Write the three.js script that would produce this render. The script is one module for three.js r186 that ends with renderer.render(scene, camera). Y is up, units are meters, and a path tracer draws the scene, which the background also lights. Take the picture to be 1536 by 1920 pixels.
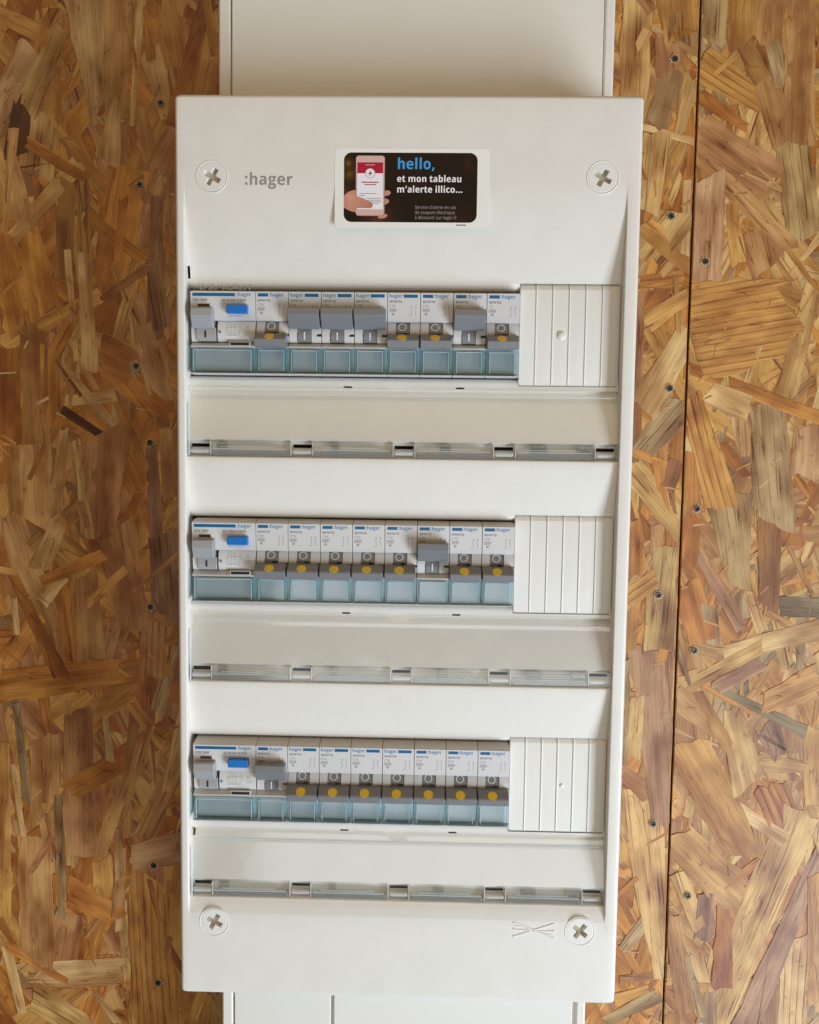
import * as THREE from 'three';
import { RoundedBoxGeometry } from 'three/addons/geometries/RoundedBoxGeometry.js';
import { TextGeometry } from 'three/addons/geometries/TextGeometry.js';
import { FontLoader } from 'three/addons/loaders/FontLoader.js';
import { mergeGeometries, toCreasedNormals } from 'three/addons/utils/BufferGeometryUtils.js';
import { RectAreaLightUniformsLib } from 'three/addons/lights/RectAreaLightUniformsLib.js';

// ------------------------------------------------------------ camera, light, exposure
const scene = new THREE.Scene();
scene.background = new THREE.Color(0x000000);
const camera = new THREE.PerspectiveCamera(63.98, 819 / 1024, 0.01, 20);
camera.position.set(0.0138, 0.061, 0.45);
camera.rotation.set(-0.07318, 0.02231, 0.01317, 'YXZ');
const renderer = new THREE.WebGLRenderer({ antialias: true });
renderer.shadowMap.enabled = true;
renderer.toneMapping = THREE.LinearToneMapping;
renderer.toneMappingExposure = 1;
RectAreaLightUniformsLib.init();

// daylight through the doorway to the right of the board, reaching low down, and the lit room behind the photographer
function areaLight(name, color, intensity, w, h, at, to) {
  const l = new THREE.RectAreaLight(color, intensity, w, h);
  l.name = name; l.position.set(...at); l.lookAt(...to); scene.add(l);
  return l;
}
areaLight('doorway_light', new THREE.Color(0.87, 0.98, 1.10), 19.2, 0.55, 1.1, [1.22, -0.95, 0.90], [0, -0.1, 0.0]);
areaLight('floor_light', new THREE.Color(0.92, 0.98, 1.0), 2.2, 1.3, 0.6, [0.25, -0.52, 1.5], [0, -0.15, 0]);
areaLight('room_light', new THREE.Color(1.0, 0.71, 0.38), 1.0, 3.2, 2.4, [-0.3, 1.55, 1.95], [0, 0, 0]);

// ------------------------------------------------------------ helpers
let seed = 20240611;
const rnd = () => { seed = (seed + 0x6d2b79f5) | 0; let t = Math.imul(seed ^ (seed >>> 15), 1 | seed); t = (t + Math.imul(t ^ (t >>> 7), 61 | t)) ^ t; return ((t ^ (t >>> 14)) >>> 0) / 4294967296; };
const rr = (a, b) => a + (b - a) * rnd();
const pick = (list) => list[Math.floor(rnd() * list.length)];
const used = new Map();
function numbered(name) { const n = used.get(name) ?? 0; used.set(name, n + 1); return n ? name + '_' + String(n).padStart(3, '0') : name; }
function thing(name, label, category, at, group, kind) {
  const o = new THREE.Group(); o.name = numbered(name); o.position.set(...at); scene.add(o);
  o.userData = { label, category };
  if (group) o.userData.group = group;
  if (kind) { o.userData.kind = kind; }
  return o;
}
function part(name, geometry, material, parent, label, kind) {
  const m = new THREE.Mesh(geometry, material); m.name = name; m.castShadow = m.receiveShadow = true; parent.add(m);
  if (label) m.userData.label = label;
  if (kind) m.userData.kind = kind;
  return m;
}
const MM = 0.001;
const mm = (g) => g.scale(MM, MM, MM);                                     // geometries are drawn in millimetres
const bare = (g) => { const n = g.index ? g.toNonIndexed() : g; for (const k of Object.keys(n.attributes)) if (!['position', 'normal', 'uv'].includes(k)) n.deleteAttribute(k); return n; };
const merge = (list) => mergeGeometries(list.map(bare));
const box = (x0, x1, y0, y1, z0, z1, r = 0.15, s = 2) => { const w = x1 - x0, h = y1 - y0, d = z1 - z0; return new RoundedBoxGeometry(w, h, d, s, Math.min(r, w / 2.1, h / 2.1, d / 2.1)).translate((x0 + x1) / 2, (y0 + y1) / 2, (z0 + z1) / 2); };
// side outline [y, z] drawn out along x from x0 to x1, edges eased
function prismX(outline, x0, x1, b = 0.15) {
  const s = new THREE.Shape(outline.map(([y, z]) => new THREE.Vector2(z, y)));
  const g = new THREE.ExtrudeGeometry(s, { depth: x1 - x0 - 2 * b, bevelEnabled: b > 0, bevelThickness: b, bevelSize: b, bevelOffset: -b, bevelSegments: 1, steps: 1, curveSegments: 6 });
  g.rotateY(-Math.PI / 2).translate(x1 - b, 0, 0);
  return toCreasedNormals(bare(g), 0.34);
}
const arc = (cy, cz, r, a0, a1, n = 6) => Array.from({ length: n + 1 }, (_, i) => { const a = (a0 + (a1 - a0) * i / n) * Math.PI / 180; return [cy + r * Math.sin(a), cz + r * Math.cos(a)]; });

// noise that repeats after p cells
const hash = (x, y, s) => { let h = Math.imul(x, 374761393) ^ Math.imul(y, 668265263) ^ Math.imul(s, 2147483647 - 61); h = Math.imul(h ^ (h >>> 13), 1274126177); return ((h ^ (h >>> 16)) >>> 0) / 4294967296; };
function noise(x, y, px, py, s) {
  const ix = Math.floor(x), iy = Math.floor(y), fx = x - ix, fy = y - iy, u = fx * fx * (3 - 2 * fx), v = fy * fy * (3 - 2 * fy);
  const w = (a, p) => ((a % p) + p) % p, h = (a, b) => hash(w(a, px), w(b, py), s);
  return (h(ix, iy) * (1 - u) + h(ix + 1, iy) * u) * (1 - v) + (h(ix, iy + 1) * (1 - u) + h(ix + 1, iy + 1) * u) * v;
}
function texture(w, h, f, srgb) {
  const d = new Uint8Array(w * h * 4);
  for (let j = 0, o = 0; j < h; j++) for (let i = 0; i < w; i++, o += 4) {
    const c = f((i + 0.5) / w, (j + 0.5) / h);
    for (let k = 0; k < 3; k++) d[o + k] = Math.max(0, Math.min(255, Math.round((Array.isArray(c) ? c[k] : c) * 255)));
    d[o + 3] = 255;
  }
  const t = new THREE.DataTexture(d, w, h); t.wrapS = t.wrapT = THREE.RepeatWrapping; t.magFilter = THREE.LinearFilter; t.minFilter = THREE.LinearMipmapLinearFilter; t.generateMipmaps = true;
  if (srgb) t.colorSpace = THREE.SRGBColorSpace;
  t.needsUpdate = true;
  return t;
}

// ------------------------------------------------------------ materials
const peel = texture(256, 256, (u, v) => 0.5 * noise(u * 40, v * 40, 40, 40, 5) + 0.35 * noise(u * 90, v * 90, 90, 90, 6) + 0.15 * noise(u * 9, v * 9, 9, 9, 7));
const wave = texture(256, 128, (u, v) => 0.6 * noise(u * 5, v * 3, 5, 3, 71) + 0.3 * noise(u * 11, v * 6, 11, 6, 72) + 0.1 * noise(u * 26, v * 15, 26, 15, 73));
const mottle = texture(256, 256, (u, v) => 0.972 + 0.022 * noise(u * 120, v * 120, 120, 120, 91) + 0.018 * noise(u * 5, v * 5, 5, 5, 92) + 0.01 * noise(u * 17, v * 17, 17, 17, 93), true);
peel.repeat.set(5, 5);
const std = (r, g, b, roughness, more = {}) => new THREE.MeshPhysicalMaterial({ color: new THREE.Color().setRGB(r, g, b), roughness, ...more });
const M = {
  shell: std(0.80, 0.77, 0.71, 0.42, { map: mottle, bumpMap: peel, bumpScale: 0.00006 }),
  cap: std(0.80, 0.78, 0.74, 0.38),
  capFloor: std(0.50, 0.44, 0.30, 0.6),
  duct: std(0.78, 0.745, 0.68, 0.45, { bumpMap: peel, bumpScale: 0.00002 }),
  body: std(0.60, 0.585, 0.575, 0.42),
  paleGrey: std(0.36, 0.36, 0.365, 0.45),
  grey: std(0.20, 0.202, 0.207, 0.4),
  rail: std(0.80, 0.80, 0.79, 0.14, { transmission: 0.8, thickness: 0, ior: 1.49 }),
  edge: std(0.86, 0.91, 0.92, 0.15, { transmission: 0.4, thickness: 0, ior: 1.5 }),
  field: std(0.385, 0.41, 0.425, 0.5),
  white: std(0.80, 0.80, 0.80, 0.5),
  yellow: std(0.86, 0.56, 0.016, 0.5),
  blue: std(0.006, 0.165, 0.54, 0.35),
  red: std(0.06, 0.012, 0.010, 0.3),
  black: std(0.012, 0.011, 0.011, 0.5),
  inkGrey: std(0.30, 0.285, 0.27, 0.5),
  clear: std(0.975, 0.975, 0.97, 0.09, { bumpMap: wave, bumpScale: 0.0004, transmission: 1, thickness: 0, ior: 1.49 }),
  clip: std(0.86, 0.86, 0.85, 0.25, { transmission: 0.35, thickness: 0, ior: 1.49 }),
  shield: std(0.94, 0.97, 0.975, 0.06, { transmission: 1, thickness: 0, ior: 1.5 }),
  rim: std(0.87, 0.95, 0.965, 0.06, { transmission: 1, thickness: 0, ior: 1.52 }),
  screw: std(0.10, 0.095, 0.09, 0.38, { metalness: 0.7 }),
  torn: std(0.50, 0.35, 0.19, 0.8),
};
// ------------------------------------------------------------ the wall: boards of pressed wood strands
const GW = 1024, GH = 512;                                                // one grain texture covers 160 x 60 mm
function grain(kind, s) {
  const f = (u, v) => {
    const warp = 0.035 * (noise(u * 3, v * 4, 3, 4, s) - 0.5) + 0.012 * (noise(u * 9, v * 10, 9, 10, s + 1) - 0.5), w = v + warp;
    const fibre = 0.6 * noise(u * 5, w * 52, 5, 52, s + 2) + 0.4 * noise(u * 11, w * 105, 11, 105, s + 3), hair = noise(u * 40, w * 200, 40, 200, s + 4);
    const broad = noise(u * 3, w * 13, 3, 13, s + 5), patch = noise(u * 6, v * 5, 6, 5, s + 6), blot = noise(u * 17, v * 13, 17, 13, s + 12), fleck = noise(u * 46, w * 44, 46, 44, s + 7);
    const ridge = 1 - Math.abs(2 * noise(u * 7 + 2 * broad, w * 27, 7, 27, s + 13) - 1), vein = Math.max(0, ridge - 0.9) * 10 * Math.min(1, Math.max(0, (noise(u * 9, w * 11, 9, 11, s + 14) - 0.46) * 5));
    let t = 0.80 + 0.20 * (fibre - 0.5) + 0.09 * (hair - 0.5) + 0.14 * (broad - 0.5) + 0.34 * (patch - 0.5) + 0.20 * (blot - 0.5) - 0.24 * vein, late = 0.25 * vein;
    if (kind === 'ring') { const q = (w + 0.05 * (noise(u * 2, v * 3, 2, 3, s + 9) - 0.5)) * 13, r = q - Math.floor(q); late = Math.pow(r, 6) * (0.4 + 0.8 * noise(u * 11, w * 20, 11, 20, s + 8)); t += 0.04 - 0.34 * late; }
    if (kind === 'plain') { const q = w * 9 + broad * 1.2, r = q - Math.floor(q); t -= 0.06 * Math.pow(r, 4); }
    if (kind === 'worn') { const crack = noise(u * 6, w * 60, 6, 60, s + 8); if (crack > 0.72) t -= (crack - 0.72) * 1.3; t += 0.16 * (patch - 0.5); }
    if (fleck > 0.86) t -= (fleck - 0.86) * 1.5 * Math.max(0, 2.2 * noise(u * 8, v * 7, 8, 7, s + 15) - 0.7);
    return [t, late + 0.35 * Math.max(0, 0.5 - patch)];
  };
  const color = texture(GW, GH, (u, v) => { const [t, late] = f(u, v), d = 1 - t; return [1.02 - 0.74 * d - 0.02 * late, 1.02 - 0.96 * d - 0.12 * late, 1.02 - 1.12 * d - 0.22 * late]; }, true);
  const bump = texture(GW, GH, (u, v) => f(u, v)[0]);
  return new THREE.MeshPhysicalMaterial({ map: color, bumpMap: bump, bumpScale: 0.0003, roughness: 0.5, vertexColors: true });
}
const GRAIN = { ring: grain('ring', 11), plain: [grain('plain', 31), grain('plain', 57)], worn: grain('worn', 83) };
const TONE = {
  pale: [0.674, 0.446, 0.188], straw: [0.629, 0.395, 0.140], gold: [0.606, 0.327, 0.084], tan: [0.550, 0.306, 0.108], amber: [0.550, 0.244, 0.044], orange: [0.561, 0.244, 0.051],
  clay: [0.517, 0.264, 0.104], blush: [0.584, 0.348, 0.168], rose: [0.45, 0.245, 0.125], mauve: [0.36, 0.195, 0.11], brown: [0.371, 0.177, 0.048], rust: [0.404, 0.151, 0.028],
  dark: [0.135, 0.047, 0.015], ash: [0.449, 0.306, 0.140], moss: [0.494, 0.327, 0.124], slate: [0.269, 0.192, 0.091], ring: [0.618, 0.327, 0.080],
};
const SEAM_L = 182.9, SEAM_R = 184.2, WALL = -100;
function clip(points, x, keepLeft) {                                      // trims an outline at the edge of its board
  const inside = (p) => (keepLeft ? p[0] <= x : p[0] >= x), out = [];
  points.forEach((p, i) => {
    const q = points[(i + 1) % points.length];
    if (inside(p)) out.push(p);
    if (inside(p) !== inside(q)) { const t = (x - p[0]) / (q[0] - p[0]); out.push([x, p[1] + t * (q[1] - p[1]), p[2] + t * (q[2] - p[2]), p[3] + t * (q[3] - p[3])]); }
  });
  return out;
}
// one strand from (ax, ay) to (bx, by), w0 wide at one end and w1 at the other, its face h mm in front of the board
function strandGeometry(ax, ay, bx, by, w0, w1, h, tone, left, fray = 1) {
  const L = Math.hypot(bx - ax, by - ay), ux = (bx - ax) / L, uy = (by - ay) / L, n = Math.max(3, Math.min(9, Math.round(L / 9)));
  const side = (sgn) => Array.from({ length: n + 1 }, (_, i) => { const t = i / n, w = w0 + (w1 - w0) * t; return [t * L, sgn * w * (0.5 + (rnd() - 0.5) * 0.10)]; });
  const end = (s, w, sgn) => { const slant = rr(-0.55, 0.55), k = Math.max(2, Math.min(6, Math.round(w / 3.2))); return Array.from({ length: k }, (_, i) => [s + sgn * (rr(-0.2, 1) * Math.min(3, 0.2 * w + 0.5) * fray * (rnd() < 0.3 ? 1.5 : 0.6) + slant * w * (0.5 - i / (k - 1 || 1))), w * (0.44 - 0.88 * (i + rr(-0.2, 0.2)) / (k - 1 || 1)) * sgn]); };
  let loop = [...side(-1), ...end(L, w1, 1).reverse().map(([s, t]) => [s, t]), ...side(1).reverse(), ...end(0, w0, -1).reverse()];
  const ou = rnd(), ov = rnd(), flip = rnd() < 0.5 ? -1 : 1;
  let pts = loop.map(([s, t]) => [ax + ux * s - uy * t, ay + uy * s + ux * t, s / 160 + ou, flip * t / 60 + ov]);
  pts = clip(pts, left ? SEAM_L - rr(0, 0.7) : SEAM_R + rr(0, 0.7), left);
  pts = pts.filter((p, i) => { const q = pts[(i + 1) % pts.length]; return Math.hypot(p[0] - q[0], p[1] - q[1]) > 0.12; });
  if (pts.length < 4) return null;
  if (THREE.ShapeUtils.area(pts.map(([x, y]) => new THREE.Vector2(x, y))) < 0) pts.reverse();
  const m = pts.length, tx = rr(-0.006, 0.006), ty = rr(-0.003, 0.003), cx = (ax + bx) / 2, cy = (ay + by) / 2, lift = (x, y) => WALL + h + tx * (x - cx) + ty * (y - cy);
  const inner = pts.map((p, i) => {
    const a = pts[(i + m - 1) % m], b = pts[(i + 1) % m]; let nx = -(b[1] - a[1]), ny = b[0] - a[0]; const l = Math.hypot(nx, ny) || 1;
    return [p[0] + nx / l * 0.16, p[1] + ny / l * 0.16, p[2], p[3]];
  });
  const faces = THREE.ShapeUtils.triangulateShape(inner.map(([x, y]) => new THREE.Vector2(x, y)), []);
  const P = [], U = [], put = (p, z) => { P.push(p[0] * MM, p[1] * MM, z * MM); U.push(p[2], p[3]); };
  for (const f of faces) for (const i of f) put(inner[i], lift(inner[i][0], inner[i][1]));
  for (let i = 0; i < m; i++) {
    const j = (i + 1) % m, zi = lift(pts[i][0], pts[i][1]), zj = lift(pts[j][0], pts[j][1]);
    for (const [a, za, b, zb, c, zc, d, zd] of [[pts[i], zi - 0.07, pts[j], zj - 0.07, inner[j], zj, inner[i], zi], [pts[i], zi - 1.3, pts[j], zj - 1.3, pts[j], zj - 0.07, pts[i], zi - 0.07]]) {
      put(a, za); put(b, zb); put(c, zc); put(a, za); put(c, zc); put(d, zd);
    }
  }
  const g = new THREE.BufferGeometry();
  g.setAttribute('position', new THREE.Float32BufferAttribute(P, 3)); g.setAttribute('uv', new THREE.Float32BufferAttribute(U, 2));
  g.computeVertexNormals();
  const k = rr(0.92, 1.07), c = TONE[tone], warm = rr(0.95, 1.05), C = new Float32Array(P.length);
  for (let i = 0; i < C.length; i += 3) { C[i] = c[0] * k; C[i + 1] = c[1] * k; C[i + 2] = c[2] * k * warm; }
  g.setAttribute('color', new THREE.BufferAttribute(C, 3));
  return g;
}
const grainOf = (tone) => (tone === 'ring' ? GRAIN.ring : ['ash', 'slate', 'moss', 'mauve', 'straw'].includes(tone) ? (rnd() < 0.65 ? GRAIN.worn : GRAIN.plain[0]) : rnd() < 0.07 ? GRAIN.ring : pick(GRAIN.plain));
const base = std(0.24, 0.12, 0.04, 0.8);
const wallLeft = thing('wall_left', 'wide brown board of pressed wood strands that carries the white enclosure, ending at the dark seam', 'wall', [0, 0, -0.1125], null, 'structure');
const wallRight = thing('wall_right', 'board of pressed wood strands right of the dark vertical seam', 'wall', [0.35, 0, -0.1125], null, 'structure');
const intoLeft = [0, 0, 0.1125], intoRight = [-0.35, 0, 0.1125];
part('board_core', mm(box(-480, SEAM_L, -500, 500, -112.5, WALL - 0.7, 0.3)).translate(...intoLeft), base, wallLeft);
part('board_core', mm(box(SEAM_R, 500, -500, 500, -112.5, WALL - 0.7, 0.3)).translate(...intoRight), base, wallRight);
function addStrand(name, left, args, h, tone, fray) {
  const g = strandGeometry(...args, h, tone, left, fray);
  if (g) part(name, g.translate(...(left ? intoLeft : intoRight)), grainOf(tone), left ? wallLeft : wallRight);
}
const MIX = { left: ['amber', 'clay', 'tan', 'gold', 'amber', 'orange', 'rust', 'straw', 'clay', 'amber', 'orange', 'tan', 'gold', 'gold'], right: ['tan', 'gold', 'straw', 'straw', 'gold', 'gold', 'tan', 'orange', 'pale', 'ash', 'amber'] };
function scatter(left, count, x0, x1, lo, hi, each, Y = 385) {
  const mix = left ? MIX.left : MIX.right;
  for (let i = 0; i < count; i++) {
    let x = rr(x0, x1); const y = rr(-Y, Y);
    if (left && Math.abs(x - 2) < 108) x = x < 2 ? x - 108 : x + 60 < SEAM_L ? Math.max(x, 112) : rr(112, SEAM_L);
    const a = Math.PI / 2 + (rnd() + rnd() + rnd() - 1.5) * 1.25, L = rr(45, 130), w = rr(9, 30);
    each([x - Math.cos(a) * L / 2, y - Math.sin(a) * L / 2, x + Math.cos(a) * L / 2, y + Math.sin(a) * L / 2, w * rr(0.6, 1.2), w * rr(0.5, 1.1)], rr(lo, hi), pick(mix));
  }
}
for (const left of [true, false]) {                                       // the lowest layer, mostly covered
  const bins = new Map();
  scatter(left, left ? 1250 : 1150, left ? -470 : 170, left ? 200 : 490, -0.62, -0.3, (args, h, tone) => {
    const g = strandGeometry(...args, h, tone, left); if (!g) return;
    const m = grainOf(tone); if (!bins.has(m)) bins.set(m, []); bins.get(m).push(g);
  }, 490);
  for (const [m, list] of bins) part('strand_layer', mergeGeometries(list).translate(...(left ? intoLeft : intoRight)), m, left ? wallLeft : wallRight, null, 'stuff');
}
scatter(true, 150, -330, 190, -0.26, -0.03, (a, h, t) => addStrand('strand', true, a, h, t));
scatter(false, 190, 178, 335, -0.26, -0.03, (a, h, t) => addStrand('strand', false, a, h, t));
for (const left of [true, false]) {                                       // narrow strands between the wide ones
  const bins = new Map();
  for (let i = 0; i < 240; i++) {
    const x = left ? (rnd() < 0.62 ? rr(-300, -112) : rr(118, 184)) : rr(182, 310), y = rr(-360, 360), a = Math.PI / 2 + (rnd() + rnd() - 1) * 1.5, L = rr(14, 60), w = rr(2.5, 9), tone = pick(left ? MIX.left : MIX.right);
    const g = strandGeometry(x, y, x + Math.cos(a) * L, y + Math.sin(a) * L, w * rr(0.2, 1), w, rr(-0.06, 0.14), tone, left, 0.8); if (!g) continue;
    const m = grainOf(tone); if (!bins.has(m)) bins.set(m, []); bins.get(m).push(g);
  }
  for (const [m, list] of bins) part('narrow_strands', mergeGeometries(list).translate(...(left ? intoLeft : intoRight)), m, left ? wallLeft : wallRight, null, 'stuff');
}
let order = 0;
const T = (board, ax, ay, bx, by, w0, w1, tone) => addStrand('strand', board !== 'R', [ax, ay, bx, by, w0, w1], 0.0 + 0.25 * (order++ / 176), tone, 0.8);
T('L',-214,357,-206,272,29.7,8.8,'pale');
T('L',-191,357,-195,275,21.7,14.0,'tan');
T('L',-177,353,-184,272,6.3,2.8,'pale');
T('L',-168,357,-170,318,11.2,4.8,'orange');
T('L',-131,330,-138,287,11.9,17.5,'gold');
T('L',-134,352,-158,272,10.2,8.8,'rust');
T('L',-170,319,-161,277,18.2,7.0,'pale');
T('L',-178,283,-172,253,7.0,10.5,'tan');
T('L',-194,290,-199,249,5.3,16.1,'pale');
T('L',-254,300,-261,253,9.1,17.5,'dark');
T('L',-250,321,-278,271,18.2,14.7,'blush');
T('L',-272,343,-235,326,10.5,13.3,'gold');
T('L',-230,334,-253,281,10.5,16.8,'straw');
T('L',-244,278,-250,241,25.2,27.4,'straw');
T('L',-271,263,-256,206,14.0,14.0,'tan');
T('L',-227,237,-231,174,10.8,12.2,'brown');
T('L',-218,249,-265,199,12.2,9.4,'straw');
T('L',-186,245,-200,174,30.2,22.3,'amber');
T('L',-217,242,-217,172,7.0,11.2,'tan');
T('L',-168,226,-170,132,7.7,11.9,'mauve');
T('L',-165,241,-188,174,9.8,10.5,'blush');
T('L',-241,281,-201,232,2.1,7.7,'gold');
T('L',-262,204,-252,144,32.4,39.6,'amber');
T('L',-252,142,-252,51,19.4,15.1,'brown');
T('L',-269,126,-270,64,15.8,17.3,'rust');
T('L',-242,128,-241,63,11.5,15.1,'amber');
T('L',-228,191,-222,103,5.0,2.9,'pale');
T('L',-217,189,-214,113,8.6,11.5,'pale');
T('L',-171,184,-164,142,9.4,13.7,'mauve');
T('L',-184,162,-166,96,13.0,17.3,'blush');
T('L',-179,190,-201,114,9.4,6.3,'straw');
T('L',-220,156,-238,124,6.3,9.8,'amber');
T('L',-189,146,-175,114,4.3,5.0,'blush');
T('L',-188,132,-182,111,5.0,13.0,'moss');
T('L',-166,134,-162,88,7.7,8.4,'tan');
T('L',-233,86,-206,69,6.5,5.0,'dark');
T('L',-197,101,-196,78,5.0,7.9,'moss');
T('L',-204,115,-164,84,10.8,16.6,'orange');
T('L',-231,92,-197,96,7.2,7.9,'pale');
T('L',-233,115,-198,75,7.2,7.9,'pale');
T('L',-259,62,-255,10,32.4,30.2,'tan');
T('L',-163,74,-160,29,8.6,12.2,'tan');
T('L',-232,73,-241,8,5.9,11.1,'pale');
T('L',-224,66,-217,1,5.8,9.4,'pale');
T('L',-173,62,-170,0,7.2,9.4,'mauve');
T('L',-205,71,-207,3,37.5,15.8,'clay');
T('L',-238,8,-251,-22,11.1,15.5,'straw');
T('L',-235,-26,-252,-44,10.8,13.7,'pale');
T('L',-219,-26,-216,-84,15.1,20.2,'tan');
T('L',-167,2,-163,-53,17.3,19.4,'mauve');
T('L',-250,-31,-205,-11,7.4,8.9,'amber');
T('L',-198,4,-186,-62,26.6,21.5,'clay');
T('L',-158,10,-218,-46,4.4,7.4,'gold');
T('L',-271,-42,-268,-68,7.9,5.0,'pale');
T('L',-199,-58,-206,-85,8.9,8.9,'blush');
T('L',-172,-58,-174,-95,23.7,17.8,'clay');
T('L',-270,-26,-237,-97,6.7,11.1,'rust');
T('L',-249,-140,-250,-186,22.9,21.5,'tan');
T('L',-158,-74,-171,-121,7.4,10.4,'ash');
T('L',-282,-104,-184,-91,24.3,16.0,'amber');
T('L',-226,-121,-226,-224,20.7,23.7,'clay');
T('L',-207,-126,-204,-159,4.4,6.7,'ash');
T('L',-185,-116,-193,-166,9.6,3.0,'brown');
T('L',-175,-131,-195,-196,5.2,3.7,'tan');
T('L',-269,-116,-263,-187,5.6,5.2,'slate');
T('L',-182,-143,-214,-224,8.4,9.9,'tan');
T('L',-155,-153,-181,-209,11.1,16.3,'tan');
T('L',-278,-145,-281,-297,6.8,8.4,'gold');
T('L',-273,-160,-266,-211,3.7,3.7,'pale');
T('L',-259,-212,-258,-303,23.7,23.7,'tan');
T('L',-211,-227,-209,-254,14.4,16.0,'gold');
T('L',-240,-182,-240,-270,9.1,5.3,'ash');
T('L',-234,-267,-242,-302,19.8,24.3,'clay');
T('L',-235,-249,-200,-269,19.2,15.5,'orange');
T('L',-199,-204,-198,-277,5.3,7.6,'pale');
T('L',-189,-225,-154,-216,19.2,22.9,'blush');
T('L',-180,-228,-174,-352,23.6,36.5,'ring');
T('L',-262,-329,-226,-351,21.8,20.3,'straw');
T('L',-268,-314,-200,-308,21.3,21.3,'pale');
T('L',-280,-295,-270,-341,7.0,6.2,'pale');
T('L',-218,-324,-202,-346,3.0,5.3,'pale');
T('L',-138,-322,-145,-347,12.2,16.7,'gold');
T('M',144,355,142,290,21.1,17.7,'straw');
T('M',168,357,172,328,27.7,23.1,'gold');
T('M',168,343,171,325,10.2,15.6,'ash');
T('M',162,326,165,304,14.3,17.7,'clay');
T('M',153,334,183,318,3.4,3.4,'pale');
T('M',166,305,158,272,15.6,14.3,'ash');
T('M',180,302,173,269,8.2,6.8,'straw');
T('M',159,268,154,219,17.7,14.3,'straw');
T('M',149,273,183,263,4.1,4.8,'pale');
T('M',177,262,166,229,5.4,3.4,'tan');
T('M',179,239,179,192,5.4,6.1,'pale');
T('M',152,211,183,186,14.3,14.3,'gold');
T('M',150,173,177,177,8.4,11.2,'orange');
T('M',155,148,184,167,14.7,8.4,'gold');
T('M',151,167,152,69,5.6,5.6,'clay');
T('M',156,92,184,144,21.7,14.7,'pale');
T('M',149,56,182,96,14.7,20.3,'ash');
T('M',179,57,174,39,11.2,9.1,'clay');
T('M',148,53,185,11,16.1,18.2,'straw');
T('M',152,17,155,-18,9.1,12.6,'orange');
T('M',152,-37,151,-72,11.5,11.5,'gold');
T('M',174,-0,171,-70,14.7,22.4,'moss');
T('M',144,-39,168,-21,15.1,12.2,'gold');
T('M',158,-103,157,-146,9.4,9.4,'straw');
T('M',150,-78,150,-150,5.8,5.8,'ash');
T('M',166,-71,177,-191,29.5,12.6,'rose');
T('M',154,-283,170,-261,8.1,9.6,'ash');
T('M',153,-305,179,-300,5.9,6.7,'tan');
T('M',162,-172,181,-302,31.8,8.9,'straw');
T('M',144,-335,180,-315,8.1,10.4,'ash');
T('M',150,-319,172,-311,8.1,6.7,'gold');
T('R',193,357,192,325,15.6,14.3,'ash');
T('R',228,357,226,323,21.8,18.4,'tan');
T('R',210,357,210,323,15.6,18.4,'gold');
T('R',247,357,249,263,17.8,20.5,'tan');
T('R',227,302,240,264,17.7,17.7,'tan');
T('R',246,263,256,203,21.8,25.2,'moss');
T('R',213,325,229,296,14.3,14.3,'brown');
T('R',230,325,238,299,10.6,12.5,'ash');
T('R',185,292,216,272,10.2,5.4,'orange');
T('R',184,313,227,286,24.5,12.2,'ring');
T('R',185,271,233,240,21.8,24.5,'clay');
T('R',225,208,233,184,24.5,24.5,'clay');
T('R',194,242,193,175,20.3,21.7,'blush');
T('R',208,225,214,187,7.5,10.9,'gold');
T('R',186,257,247,196,14.3,12.2,'tan');
T('R',216,244,252,227,1.7,1.4,'pale');
T('R',217,253,243,231,1.4,1.4,'pale');
T('R',185,142,252,154,68.6,44.8,'ring');
T('R',263,172,248,100,10.9,14.3,'straw');
T('R',265,82,265,48,18.9,22.4,'blush');
T('R',236,96,246,16,25.9,25.9,'ash');
T('R',198,103,224,92,14.3,17.7,'pale');
T('R',220,88,223,61,14.7,7.0,'pale');
T('R',187,62,192,22,6.3,11.2,'orange');
T('R',187,100,210,27,13.3,23.1,'ring');
T('R',183,119,274,86,7.7,9.1,'amber');
T('R',191,21,188,-9,11.2,14.7,'orange');
T('R',213,37,224,-25,32.2,14.0,'moss');
T('R',254,20,258,2,14.4,15.8,'rust');
T('R',241,25,244,-40,17.3,13.0,'brown');
T('R',189,-26,201,-64,19.4,19.4,'orange');
T('R',204,-40,207,-66,11.2,11.2,'ash');
T('R',230,-30,240,-56,7.0,8.4,'pale');
T('R',193,-2,226,-54,5.6,9.1,'rose');
T('R',260,9,277,11,10.5,11.2,'tan');
T('R',250,11,273,-32,3.2,3.2,'tan');
T('R',252,-39,280,-40,13.3,14.0,'slate');
T('R',211,-96,241,-78,10.1,11.5,'rose');
T('R',213,-72,280,-54,10.8,15.1,'pale');
T('R',194,-68,215,-73,8.6,10.1,'pale');
T('R',184,-99,240,-67,9.4,9.4,'straw');
T('R',246,-120,256,-142,18.9,11.9,'mauve');
T('R',222,-111,236,-163,11.5,25.9,'straw');
T('R',184,-102,214,-130,15.1,7.2,'tan');
T('R',199,-99,221,-137,7.0,8.4,'gold');
T('R',243,-106,282,-88,13.3,25.2,'gold');
T('R',277,-122,281,-174,13.7,15.1,'gold');
T('R',212,-96,272,-125,4.2,9.1,'slate');
T('R',241,-146,273,-150,15.1,7.2,'straw');
T('R',192,-135,236,-213,33.1,22.3,'gold');
T('R',250,-164,265,-196,23.0,22.3,'orange');
T('R',283,-226,287,-318,9.4,9.4,'gold');
T('R',258,-308,258,-336,12.2,12.2,'brown');
T('R',273,-272,272,-334,16.3,20.0,'pale');
T('R',187,-257,200,-328,11.5,15.1,'tan');
T('R',213,-314,215,-336,15.5,11.8,'ash');
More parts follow.
